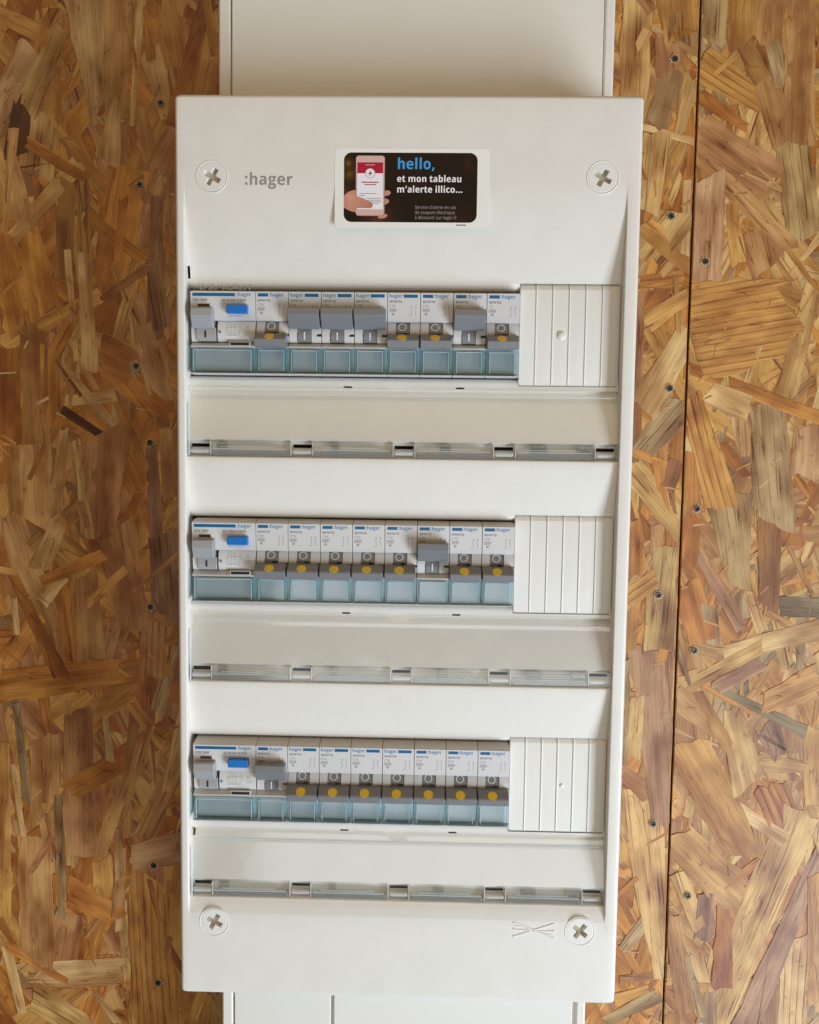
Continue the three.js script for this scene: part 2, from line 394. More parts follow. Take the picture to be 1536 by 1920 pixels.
T('R',210,-241,209,-274,11.5,13.0,'mauve');
T('R',224,-243,223,-308,11.5,15.1,'rust');
T('R',190,-262,212,-330,4.4,5.9,'ash');
T('R',191,-226,206,-266,13.3,8.9,'straw');
T('R',187,-199,250,-261,22.9,34.1,'tan');
T('R',223,-176,262,-201,8.6,10.8,'pale');
T('R',271,-181,216,-338,28.1,22.3,'straw');
T('R',289,-203,240,-338,9.4,18.7,'rose');
for (const left of [true, false]) {                                       // slivers pressed into the face
  const bins = new Map();
  for (let i = 0; i < 80; i++) {
    const x = left ? (rnd() < 0.62 ? rr(-300, -112) : rr(118, 184)) : rr(182, 310), y = rr(-360, 360), a = rr(0, Math.PI), L = rr(3, 13), w = rr(0.7, 2.0), tone = pick(['pale', 'straw', 'tan', 'pale', 'gold', 'blush', 'straw']);
    const g = strandGeometry(x, y, x + Math.cos(a) * L, y + Math.sin(a) * L, w * rr(0.4, 1), w, rr(0.14, 0.3), tone, left, 0.5); if (!g) continue;
    const m = grainOf(tone); if (!bins.has(m)) bins.set(m, []); bins.get(m).push(g);
  }
  for (const [m, list] of bins) part('splinters', mergeGeometries(list).translate(...(left ? intoLeft : intoRight)), m, left ? wallLeft : wallRight, null, 'stuff');
}
function crossShape(L, w, a) {
  const h = L / 2, q = w / 2, p = [[q, q], [q, h], [-q, h], [-q, q], [-h, q], [-h, -q], [-q, -q], [-q, -h], [q, -h], [q, -q], [h, -q], [h, q]];
  return p.map(([x, y]) => new THREE.Vector2(x * Math.cos(a) - y * Math.sin(a), x * Math.sin(a) + y * Math.cos(a)));
}
{
  const head = new THREE.Shape().absarc(0, 0, 2.15, 0, Math.PI * 2); head.holes.push(new THREE.Path(crossShape(2.6, 0.65, 0.4)));
  const g = mm(new THREE.ExtrudeGeometry(head, { depth: 0.9, bevelEnabled: true, bevelSize: 0.25, bevelThickness: 0.25, bevelOffset: -0.25, bevelSegments: 2, curveSegments: 20 }));
  const floor = mm(new THREE.CircleGeometry(1.75, 20).translate(0, 0, 0.1));
  const spots = { L: [[-164.5, 286], [-178.8, 234], [-182.6, 115.9], [-173.8, 64.9], [-174.6, -46.9], [-174.1, -229.7], [-171.9, -315.5], [168, 314.6], [169.2, 216.1], [172.2, 105.1], [169.7, -32.8], [171.6, -191.4]], R: [[192.4, 187.4], [193.1, 25.7], [195, -70.2], [197.1, -242]] };
  for (const [b, list] of Object.entries(spots)) for (const [x, y] of list) {
    const root = b === 'L' ? wallLeft : wallRight, o = part('screw', g, M.screw, root);
    o.position.set(x * MM - root.position.x, y * MM, 0.0132 - 0.0006); o.rotation.z = rr(0, 3);
    part('screw_recess', floor, M.black, o);
    const ring = new THREE.Shape(Array.from({ length: 26 }, (_, i) => { const a = i / 26 * Math.PI * 2, r = rr(2.45, i % 3 ? 3.0 : 3.9); return new THREE.Vector2(r * Math.cos(a), r * Math.sin(a)); })); ring.holes.push(new THREE.Path().absarc(0, 0, 2.2, 0, Math.PI * 2));
    part('torn_fibre', mm(new THREE.ExtrudeGeometry(ring, { depth: 0.35, bevelEnabled: false, curveSegments: 14 }).translate(0, 0, 0.25)), M.torn, o);
  }
}
// ------------------------------------------------------------ cable ducts above and below the enclosure
function duct(name, label, y0, y1, lids) {
  const t = thing(name, label, 'cable duct', [0.0025, y0 < 0 ? y0 * MM : y0 * MM, -0.1]), at = [-0.0025, -y0 * MM, 0.1];
  part('duct_body', mm(merge([box(-111.3, -104.2, y0, y1, -99.4, -40.2, 1.4, 3), box(110.9, 116.8, y0, y1, -99.4, -40.2, 1.4, 3), box(-105.5, 112, y0 + 1, y1 - 1, -99.4, -43.5, 0.3)])).translate(...at), M.duct, t);
  for (const [x0, x1] of lids) part('duct_lid', mm(box(x0, x1, y0, y1, -43.4, -39.9, 0.6, 3)).translate(...at), M.duct, t);
  return t;
}
duct('cable_duct', 'upper off-white plastic cable duct rising behind the top of the enclosure', 232, 500, [[-103.4, 110.3]]);
duct('cable_duct', 'lower off-white plastic cable duct with two lids below the enclosure', -500, -236, [[-103.4, -42.6], [-40.6, 108.6]]);

// ------------------------------------------------------------ the enclosure
const board = thing('distribution_board', 'white plastic electrical enclosure with three rows of breakers screwed to the strand board wall', 'fuse box', [0, 0, -0.1]);
const intoBoard = [0, 0, 0.1], IN = (g) => mm(g).translate(...intoBoard);
const TOP = 250.6, BOTTOM = -253.4, XL = -120, XR = 117.6, ROW = [126, -0.7, -127.4];
const HINGE = [-113.4, -56.5, 0.1, 55.4, 111.2];
const profile = [];                                                       // height of the sunk face along y: [y, z]
const bend = (y0, z0, y1, z1, power, n) => { for (let i = 0; i <= n; i++) { const t = i / n; profile.push([y0 + (y1 - y0) * t, z0 + (z1 - z0) * Math.pow(t, power)]); } };
bend(203, 0, 153.9, -7, 1.35, 14);
ROW.forEach((o, k) => {
  profile.push(...[[27.4, -7.05], [27, -7.15], [26.4, -7.45], [25.6, -8.0], [24.8, -9.0], [24.2, -10.3], [23.8, -12], [23.6, -14], [-23.8, -14], [-24.0, -12], [-24.4, -10.2], [-24.9, -9], [-25.6, -8.1], [-26.4, -7.6], [-27.2, -7.35], [-28.8, -7.25], [-30.2, -7.3], [-30.6, -7.6], [-30.9, -10.3]].map(([y, z]) => [o + y, z]));
  for (let i = 0; i <= 10; i++) { const t = i / 10; profile.push([o - 31.4 - 27.8 * t, -10.8 + 6.2 * Math.pow(t, 0.8)]); }
  profile.push(...[[-59.7, -5.2], [-60.1, -7.4], [-60.6, -7.6], [-67.6, -7.0], [-68.5, -6.9], [-68.8, -3.6], [-69.0, -3.0], [-69.4, -2.7]].map(([y, z]) => [o + y, z]));
  if (k < 2) bend(o - 69.8, -2.6, ROW[k + 1] + 27.9, -7, 1.25, 10); else bend(o - 69.8, -2.6, -204.5, 0, 0.8, 6);
});
profile.sort((a, b) => b[0] - a[0]);
const faceZ = (y) => {
  if (y >= profile[0][0] || y <= profile.at(-1)[0]) return 0;
  let i = 1; while (profile[i][0] > y) i++;
  const [y0, z0] = profile[i - 1], [y1, z1] = profile[i]; return y0 === y1 ? z1 : z0 + (z1 - z0) * (y0 - y) / (y0 - y1);
};
const CAPS = [[-104.8, 207.2, 1.04], [104.3, 207.8, 1.08], [-105.4, -209.7, 1.08], [103.8, -209.8, 0.9]];
const holes = [];
ROW.forEach((o) => {
  holes.push([XL, 62.4, o - 23.8, o + 23.6], [62.4, XR, o - 28.2, o + 27.4]);
  HINGE.forEach((x, i) => holes.push([Math.max(x - 5.2, XL + 0.6), Math.min(x + 5.2, XR - 0.5), o - 63.6, o - 61.7]));
  for (const x of [-31.5, 30.7]) holes.push([x - 2.3, x + 2.3, o - 30.1, o - 29.2]);
});
for (const [y0, y1] of [[154.6, 161.2], [-163.2, -157.2]]) holes.push([XL, XL + 1.3, y0, y1], [XR - 1.2, XR, y0, y1]);
for (const [x, y] of CAPS) holes.push([x - 5.4, x + 5.4, y - 5.4, y + 5.4]);
{
  const R = 2.8, ys = new Set([...profile.map((p) => p[0]), 230, 215, -225, -240]);
  holes.forEach(([, , a, b]) => { ys.add(a); ys.add(b); });
  for (let i = 0; i <= 7; i++) { const d = R * (1 - Math.sin(i / 7 * Math.PI / 2)); ys.add(TOP - d); ys.add(BOTTOM + d); }
  const Y = [...ys].sort((a, b) => b - a).filter((y, i, l) => !i || l[i - 1] - y > 1e-4);
  const xs = new Set([XL, XR, -60, 0, 90]); holes.forEach(([a, b]) => { xs.add(a); xs.add(b); });
  const X = [...xs].sort((a, b) => a - b);
  const section = (y) => {
    const e = Math.max(0, y - (TOP - R), BOTTOM + R - y), drop = R - Math.sqrt(Math.max(0, R * R - e * e)), inset = drop * 1.2, z = faceZ(y), ri = Math.min(0.7, -z * 0.5), out = [];
    const edge = (s, xo, xi) => {
      const r = 2.0, l = [[s * (xo - inset), -100]];
      for (let i = 0; i <= 6; i++) { const a = i / 6 * Math.PI / 2; l.push([s * (xo - inset - r * (1 - Math.cos(a))), -drop - r * (1 - Math.sin(a))]); }
      for (let i = 0; i <= 4; i++) { const a = i / 4 * Math.PI / 2; l.push([s * (xi + ri * (1 - Math.sin(a))), -drop - ri * (1 - Math.cos(a))]); }
      return l;
    };
    out.push(...edge(-1, 125, -XL)); for (const x of X) out.push([x, z - drop]); out.push(...edge(1, 125, XR).reverse());
    return out;
  };
  const rows = Y.map((y) => section(y).map(([x, z]) => [x, y, z])), flat = (r) => r.map(([x, y]) => [x, y, -100]);
  rows.unshift(flat(rows[0])); rows.push(flat(rows.at(-1)));
  const P = [], U = [], n = rows[0].length, put = (p) => { P.push(p[0], p[1], p[2]); U.push(p[0] / 60, (p[1] + p[2]) / 60); };
  for (let j = 0; j + 1 < rows.length; j++) for (let i = 0; i + 1 < n; i++) {
    const a = rows[j][i], b = rows[j][i + 1], c = rows[j + 1][i + 1], d = rows[j + 1][i], mx = (a[0] + b[0]) / 2, my = (a[1] + d[1]) / 2;
    if (i >= 12 && i < 11 + X.length && holes.some(([x0, x1, y0, y1]) => mx > x0 && mx < x1 && my > y0 && my < y1)) continue;
    put(a); put(d); put(c); put(a); put(c); put(b);
  }
  const g = new THREE.BufferGeometry(); g.setAttribute('position', new THREE.Float32BufferAttribute(P, 3)); g.setAttribute('uv', new THREE.Float32BufferAttribute(U, 2));
  g.computeVertexNormals();
  part('cover', IN(toCreasedNormals(g, 0.62)), M.shell, board);
  part('back_box', IN(merge([box(-123.4, 123.4, BOTTOM + 1.5, TOP - 1.5, -99.9, -97, 0.3), box(-70, 70, 40, 42, -96.9, -50, 0.3)])), std(0.10, 0.09, 0.085, 0.8), board);
}
const disc = (r, hole, z0, z1, bevel) => {
  const s = new THREE.Shape().absarc(0, 0, r, 0, Math.PI * 2); if (hole) s.holes.push(new THREE.Path(hole));
  return new THREE.ExtrudeGeometry(s, { depth: z1 - z0 - 2 * bevel, bevelEnabled: true, bevelSize: bevel, bevelThickness: bevel, bevelOffset: -bevel, bevelSegments: 3, curveSegments: 40 }).translate(0, 0, z0 + bevel);
};
for (const [x, y, a] of CAPS) {                                           // quarter-turn fixing screws with a cross slot
  const c = part('fixing_screw', IN(merge([disc(7.7, crossShape(9.4, 2.5, a), -3.2, 0.12, 0.35), new THREE.TorusGeometry(8.35, 0.32, 10, 56).translate(0, 0, -0.06)]).translate(x, y, 0)), M.cap, board);
  part('cross_slot', IN(new THREE.CircleGeometry(6.5, 24).translate(x, y, -2.9)), M.capFloor, c);
}
const font = await new FontLoader().loadAsync('fonts/droid/droid_sans_bold.typeface.json');
function lettering(text, width, x, y, z, depth, squash = 1) {
  const g = new TextGeometry(text, { font, size: 10, depth: 1, curveSegments: 5 }); g.computeBoundingBox();
  const b = g.boundingBox, k = width / (b.max.x - b.min.x); g.translate(-b.min.x, 0, 0).scale(k, k * squash, depth).translate(x, y, z); return g;
}
part('maker_name', IN(lettering(':hager', 25.6, -87, 203.0, -0.02, 0.08)), M.inkGrey, board);
part('embossed_rating', IN(lettering('IP30  AC400V', 29, -114, -1.7, -0.3, 0.85).rotateX(0.72).translate(0, 150.7, -8.45)), M.shell, board);
{
  const bar = (x0, y0, x1, y1, w) => { const L = Math.hypot(x1 - x0, y1 - y0); return box(-L / 2, L / 2, -w * 0.85, w * 0.85, -0.5, 0.34, 0.32, 3).rotateZ(Math.atan2(y1 - y0, x1 - x0)).translate((x0 + x1) / 2, (y0 + y1) / 2, 0); };
  part('embossed_emblem', IN(merge([bar(66.8, -205.6, 88.6, -214.4, 0.7), bar(66.8, -213.8, 88.6, -206.0, 0.7), bar(66.8, -209.6, 78, -209.8, 0.4), bar(77, -210.5, 88.6, -210, 0.4), bar(67.2, -207.2, 78, -209.4, 0.4), bar(78, -210.6, 88.2, -212.4, 0.4),
    bar(66.5, -205, 66.5, -206.4, 0.8), bar(66.5, -208.8, 66.5, -210.2, 0.8), bar(66.5, -213, 66.5, -214.4, 0.8), bar(88.9, -205.4, 88.9, -206.8, 0.8), bar(88.9, -209.3, 88.9, -210.7, 0.8), bar(88.9, -213.6, 88.9, -215, 0.8)])), M.shell, board);
}
function print(w, h, draw) {
  const c = document.createElement('canvas'); c.width = w; c.height = h; const q = c.getContext('2d'); draw(q, w, h);
  const t = new THREE.CanvasTexture(c); t.colorSpace = THREE.SRGBColorSpace; return t;
}
// flat plate with a printed face, uv over its whole face
function plate(x0, x1, y0, y1, z0, z1, r) {
  const s = new THREE.Shape(), w = x1 - x0, h = y1 - y0; s.moveTo(r, 0); s.lineTo(w - r, 0); s.absarc(w - r, r, r, -Math.PI / 2, 0); s.lineTo(w, h - r); s.absarc(w - r, h - r, r, 0, Math.PI / 2); s.lineTo(r, h); s.absarc(r, h - r, r, Math.PI / 2, Math.PI); s.lineTo(0, r); s.absarc(r, r, r, Math.PI, Math.PI * 1.5);
  const g = new THREE.ExtrudeGeometry(s, { depth: z1 - z0, bevelEnabled: false, curveSegments: 6 }), p = g.attributes.position, uv = g.attributes.uv;
  for (let i = 0; i < p.count; i++) uv.setXY(i, p.getX(i) / w, p.getY(i) / h);
  return g.translate(x0, y0, z0);
}
const stickerMap = print(1148, 584, (q) => {
  q.fillStyle = '#f0eee8'; q.fillRect(0, 0, 1148, 584);
  q.save(); q.beginPath(); q.roundRect(68, 32, 994, 512, 58); q.clip();
  q.fillStyle = '#140a08'; q.fillRect(68, 32, 994, 512);
  const glow = (x, y, r, c) => { const g = q.createRadialGradient(x, y, 0, x, y, r); g.addColorStop(0, c); g.addColorStop(1, 'rgba(20,10,8,0)'); q.fillStyle = g; q.fillRect(x - r, y - r, 2 * r, 2 * r); };
  glow(110, 190, 130, '#6b4a12'); glow(90, 330, 120, '#5a2414'); glow(100, 110, 70, '#8a5a20'); glow(520, 120, 90, '#4a2414'); glow(1000, 120, 120, '#34140f'); glow(330, 520, 240, '#5a3022'); glow(600, 250, 160, '#2c1512'); glow(960, 520, 160, '#301410');
  q.fillStyle = '#c98f76'; q.beginPath(); q.moveTo(60, 360); q.quadraticCurveTo(110, 300, 170, 310); q.lineTo(190, 470); q.quadraticCurveTo(120, 480, 60, 430); q.fill();
  for (const [x, y, a, b] of [[385, 330, 34, 20], [372, 392, 36, 22], [360, 500, 36, 16]]) { q.beginPath(); q.ellipse(x, y, a, b, -0.2, 0, 7); q.fill(); }
  q.fillStyle = '#d9b3ab'; q.beginPath(); q.roundRect(158, 55, 214, 442, 22); q.fill(); q.strokeStyle = '#8d7470'; q.lineWidth = 4; q.stroke();
  q.fillStyle = '#f1eef2'; q.fillRect(168, 104, 192, 346); q.fillStyle = '#b31238'; q.fillRect(168, 104, 192, 80);
  q.fillStyle = '#f4e9ec'; q.beginPath(); q.arc(264, 184, 36, 0, 7); q.fill(); q.strokeStyle = '#777'; q.lineWidth = 3; q.stroke();
  q.fillStyle = '#2b2030'; q.beginPath(); q.moveTo(272, 162); q.lineTo(250, 190); q.lineTo(263, 190); q.lineTo(256, 208); q.lineTo(279, 179); q.lineTo(266, 179); q.fill();
  q.fillStyle = '#a83a56'; q.fillRect(200, 246, 128, 8); q.fillRect(222, 264, 88, 7); q.fillStyle = '#c9b9c0'; q.fillRect(228, 120, 70, 5);
  q.fillStyle = '#77747c'; for (const [x, y, w] of [[186, 332, 126], [186, 346, 40], [236, 366, 110], [246, 380, 100], [246, 392, 104], [270, 404, 60]]) q.fillRect(x, y, w, 4);
  const th = q.createLinearGradient(120, 320, 280, 450); th.addColorStop(0, '#d8a088'); th.addColorStop(1, '#b87860'); q.fillStyle = th;
  q.beginPath(); q.moveTo(90, 340); q.quadraticCurveTo(190, 350, 240, 382); q.quadraticCurveTo(286, 396, 286, 424); q.quadraticCurveTo(276, 450, 236, 440); q.quadraticCurveTo(160, 440, 110, 450); q.fill();
  q.font = 'bold 112px sans-serif'; q.fillStyle = '#3f9fe0'; q.fillText('hello,', 462, 152, 288);
  q.font = 'bold 68px sans-serif'; q.fillStyle = '#f6f3ee'; q.fillText('et mon tableau', 462, 246, 486); q.fillText("m'alerte illico...", 462, 324, 494);
  q.font = '34px sans-serif'; q.fillStyle = '#a99c97'; q.fillText("Service d'alerte en cas", 600, 444, 308); q.fillText('de coupure électrique', 600, 482, 300); q.fillText('à découvrir sur hager.fr', 600, 520, 314);
  q.restore(); q.fillStyle = '#6a655f'; q.fillRect(908, 558, 76, 8);
});
part('sticker', IN(plate(-38.6, 43.8, 181.0, 222.4, -0.05, 0.14, 2)), std(1, 1, 1, 0.34, { map: stickerMap, specularIntensity: 0.5 }), board, 'white sticker with a dark picture of a hand holding a phone');

// the clear lids folded down below each row, their hinges and the blanking strips beside the breakers
const lidOutline = [[-30.7, -5.4], [-31.2, -4.9], [-34.0, -4.5], [-34.5, -3.9], [-35.0, -4.3], [-36, -4.35], ...Array.from({ length: 9 }, (_, i) => { const t = i / 8; return [-37.5 - 21 * t, -4.3 + 2.1 * Math.pow(t, 0.9)]; }), [-59.6, -2.1], [-60.2, -2.6], [-61.2, -2.6], [-61.6, -2.1], [-67.8, -2.0], [-68.5, -2.5]];
function lidSheet(o, lift, flipped) {
  const xs = Array.from({ length: 61 }, (_, i) => -1 + i / 30), P = [], I = [], m = lidOutline.length;
  for (const [y, z] of lidOutline) for (const s of xs) {
    const t = Math.max(0, Math.min(1, (-30.7 - y) / 38)), half = 117.6 + 1.2 * Math.sqrt(t), x = s < 0 ? s * half : s * (half - 1.4), dip = y > -32.5 && Math.abs(x + 0.5) < 11.5 ? 0.95 * (1 + Math.cos((x + 0.5) / 11.5 * Math.PI)) * (y > -31 ? 1 : 0.75) : 0;
    P.push(x, o + y - dip, z + lift);
  }
  for (let j = 0; j + 1 < m; j++) for (let i = 0; i + 1 < xs.length; i++) { const a = j * xs.length + i, b = a + 1, d = a + xs.length, c = d + 1; I.push(...(flipped ? [a, c, d, a, b, c] : [a, d, c, a, c, b])); }
  return [P, I, xs.length, m];
}
function lidGeometry(o) {                                                 // two skins 1.1 mm apart and the rim that joins them
  const [A, I, nx, ny] = lidSheet(o, 0, false), [B, J] = lidSheet(o, -1.1, true), k = A.length / 3, P = [...A, ...B], F = [...I, ...J.map((i) => i + k)], ring = [];
  for (let i = 0; i < nx; i++) ring.push(i); for (let j = 1; j < ny; j++) ring.push(j * nx + nx - 1); for (let i = nx - 2; i >= 0; i--) ring.push((ny - 1) * nx + i); for (let j = ny - 2; j > 0; j--) ring.push(j * nx);
  ring.forEach((a, i) => { const b = ring[(i + 1) % ring.length]; F.push(a, b, b + k, a, b + k, a + k); });
  const g = new THREE.BufferGeometry(); g.setAttribute('position', new THREE.Float32BufferAttribute(P, 3)); g.setIndex(F); g.setAttribute('uv', new THREE.Float32BufferAttribute(Array.from({ length: P.length / 3 }, (_, i) => [P[3 * i] / 120, P[3 * i + 1] / 60]).flat(), 2));
  const n = g.toNonIndexed(); n.computeVertexNormals(); return toCreasedNormals(n, 0.5);
}
const RIBS = [71.6, 80.7, 89.7, 98.7, 107.7];
ROW.forEach((o, k) => {
  const lid = part('clear_lid', IN(lidGeometry(o)), M.clear, board, ['top clear plastic lid folded down under the top row', 'middle clear plastic lid folded down under the middle row', 'bottom clear plastic lid folded down under the bottom row'][k]);
  HINGE.forEach((x, i) => {
    const x0 = Math.max(x - 5.6, XL + 0.9), x1 = Math.min(x + 5.6, XR - 0.8);
    part('hinge', IN(merge([new THREE.CapsuleGeometry(1.45, x1 - x0 - 2.9, 6, 16).rotateZ(Math.PI / 2).translate((x0 + x1) / 2, o - 65.7, -4.9), box(x0 - 0.75, x0 - 0.1, o - 68, o - 60.4, -7, -3.2, 0.3), box(x1 + 0.1, x1 + 0.75, o - 68, o - 60.4, -7, -3.2, 0.3)])), M.clip, lid);
  });
  const tab = (x0, x1) => box(x0, x1, o - 64.2, o - 60.8, -5.8, -3.6, 0.3);
  part('hinge_rail', IN(merge([tab(-104, -98), tab(-40, -35.8), tab(20, 26), tab(70, 79), tab(95, 103), ...HINGE.slice(0, 4).map((x, i) => box(x + 7, HINGE[i + 1] - 7, o - 68.3, o - 65.2, -6, -3.4, 0.5))])), M.rail, lid);
  part('lid_ridge', IN(merge([box(-116.6, 115.2, o - 34.7, o - 34.3, -4.4, -3.55, 0.15), ...HINGE.slice(0, 4).flatMap((x, i) => [box(x + 7.5, HINGE[i + 1] - 8, o - 64.75, o - 64.45, -3.9, -1.8, 0.1), box(x + 12, HINGE[i + 1] - 14, o - 63.5, o - 63.25, -3.9, -2.0, 0.1)]), box(-119.1, -118.6, o - 68.4, o - 40, -3.6, -1.9, 0.15)])), M.edge, lid);
  const z = -7.1, strip = thing('x', '', '', [0, 0, 0]); scene.remove(strip); used.delete('x');
  const outline = (b) => [[27.1 - b, -9], [27.0, z - 0.9], [26.2, z - 0.5], [24.6, z - 0.12], [24.3, z], [-24.6, z], [-24.9, z - 0.1], [-27.4, z - 0.4], [-27.9, z - 0.9], [-27.9, -9]].map(([y, q]) => [o + y, q]);
  const bp = part('blanking_strip', IN(prismX(outline(0).map(([y, q]) => [o + (y - o) * 1.012, Math.min(q, -8.1)]), 62.45, 117.5, 0)), M.shell, board, ['top blanking strip right of the breakers, with a raised dot', 'middle blanking strip right of the breakers', 'bottom blanking strip right of the breakers'][k]);
  const cuts = [62.7, ...RIBS, 117.3];
  for (let i = 0; i + 1 < cuts.length; i++) part('segment', IN(prismX(outline(0), cuts[i] + 0.06, cuts[i + 1] - 0.06, 0.1)), M.shell, bp);
  for (const x of RIBS) part('rib', IN(prismX(outline(0).map(([y, q]) => [y, q + 0.42]), x - 0.45, x + 0.45, 0.3)), M.shell, bp);
  if (k !== 1) part('raised_dot', IN(new THREE.SphereGeometry(k ? 1.3 : 2.5, 24, 14).scale(1, 1, 0.45).translate(k ? 92.5 : 85.6, o - 0.4, z)), M.shell, bp);
});
// ------------------------------------------------------------ the breakers: x from 0 at the left face, y from the middle of the row, z from the front of the enclosure
const logo = (q, x, y, w, size, dots) => { q.fillStyle = '#1a6fa2'; q.font = 'bold ' + size + 'px sans-serif'; q.fillText((dots ? ':' : '') + 'hager', x, y, w); };
const PX = 40;                                                            // pixels per millimetre of the printed plates
function breakerLabel(model, rating, barLeft) {
  return print(17.4 * PX, 15.2 * PX, (q, W, H) => {
    const s = (n) => n * PX; q.fillStyle = '#d2d0cf'; q.fillRect(0, 0, W, H);
    q.fillStyle = '#035f8e';
    if (barLeft) { q.fillRect(s(1.0), s(0.75), s(5.6), s(1.75)); logo(q, s(6.9), s(2.45), s(9.4), s(2.7), true); } else { q.fillRect(s(8.6), s(0.75), s(7.6), s(1.75)); logo(q, s(0.6), s(2.45), s(7.4), s(2.7), false); }
    q.fillStyle = '#5a5856'; q.font = 'bold ' + s(1.75) + 'px sans-serif'; q.fillText(model, s(0.8), s(5.2), s(8.4)); q.font = s(1.9) + 'px sans-serif'; q.fillText(rating, s(0.8), s(7.6), s(3.9));
    q.fillStyle = '#9c9a98'; q.fillRect(s(0.8), s(8.3), s(4), s(0.55)); q.fillRect(s(0.8), s(9.05), s(4), s(0.5)); q.fillRect(s(0.8), s(9.75), s(3.6), s(0.35)); q.fillRect(s(2.0), s(10.6), s(1.5), s(1.2));
    q.strokeStyle = '#8b8987'; q.lineWidth = s(0.22); q.beginPath();
    for (const x of [12.9, 15.2]) { q.moveTo(s(x), s(6.6)); q.lineTo(s(x), s(8)); q.moveTo(s(x), s(8)); q.lineTo(s(x - 0.7), s(9.4)); q.moveTo(s(x), s(9.4)); q.lineTo(s(x), s(12)); q.moveTo(s(x - 0.5), s(7.2)); q.lineTo(s(x + 0.5), s(7.2)); }
    q.moveTo(s(11.4), s(12)); q.lineTo(s(12.9), s(12)); q.stroke();
  });
}
const switchLabel = print(35.2 * PX, 15.2 * PX, (q, W, H) => {
  const s = (n) => n * PX; q.fillStyle = '#d2d0cf'; q.fillRect(0, 0, W, H);
  q.fillStyle = '#035f8e'; q.fillRect(s(0.9), s(0.75), s(23.5), s(1.75)); logo(q, s(24.9), s(2.45), s(9.2), s(2.7), true);
  q.fillStyle = '#5a5856'; q.font = 'bold ' + s(1.9) + 'px sans-serif'; q.fillText('CDS 764F', s(1.0), s(5.2), s(12)); q.fillText('63 A/IΔn 0,03A', s(17.2), s(5.2), s(16.8));
  q.font = s(0.9) + 'px sans-serif'; q.fillText('tester mensuellement', s(20.2), s(13.2), s(12.8)); q.fillText('R', s(1.6), s(7.6), s(1.2));
});
const diagramPrint = print(20.6 * PX, 9.4 * PX, (q, W, H) => {
  const s = (n) => n * PX; q.fillStyle = '#d4d2d0'; q.fillRect(0, 0, W, H); q.strokeStyle = '#8b8987'; q.fillStyle = '#807e7c'; q.lineWidth = s(0.2); q.beginPath();
  for (const x of [5.6, 7.4, 9.2]) { q.moveTo(s(x - 1), s(1)); q.lineTo(s(x), s(2.2)); q.lineTo(s(x), s(5.6)); } q.moveTo(s(4.4), s(3)); q.lineTo(s(12.6), s(3)); q.moveTo(s(4.6), s(3)); q.lineTo(s(4.6), s(7.4)); q.lineTo(s(12), s(7.4)); q.lineTo(s(12), s(4));
  q.rect(s(6), s(6), s(4.4), s(1)); q.moveTo(s(12.4), s(1.5)); q.lineTo(s(13.4), s(5)); q.moveTo(s(15.6), s(5)); q.lineTo(s(18.8), s(5)); q.moveTo(s(15.6), s(6.2)); q.lineTo(s(18.8), s(6.2)); q.stroke();
  q.font = s(2) + 'px sans-serif'; q.fillText('AC', s(15.6), s(3.8), s(3)); q.font = s(0.9) + 'px sans-serif'; q.fillText('1  N  T', s(5), s(0.9), s(6)); q.fillText('EN 61008', s(11), s(8.7), s(8));
});
const upper = [[23.0, -44], [23.0, -10.6], [22.8, -9.4], [21.3, -3.1], [20.9, -2.4], [20.4, -2.15], [5.9, -3.1], [5.55, -3.3], [5.5, -7]];
const wing = [[5.4, -9], [5.4, -5.2], [3, -4.2], [0, -3.75], [-3, -3.9], [-5.7, -4.7], [-5.9, -5.0], [-5.95, -9]];
const lower = [[5.5, -7], [5.5, -9.4], [-5.9, -8.4], [-6.1, -6.2], [-7.8, -3.6], [-8.1, -2.75], [-8.6, -2.5], [-9.1, -2.6], [-9.2, -5.9], [-22.8, -5.9], [-23.1, -6.2], [-23.1, -2.0], [-23.55, -2.0], [-23.6, -10], [-23.6, -44]];
const edgeX = (outline, x0, x1, b) => mm(prismX(outline, x0, x1, b));
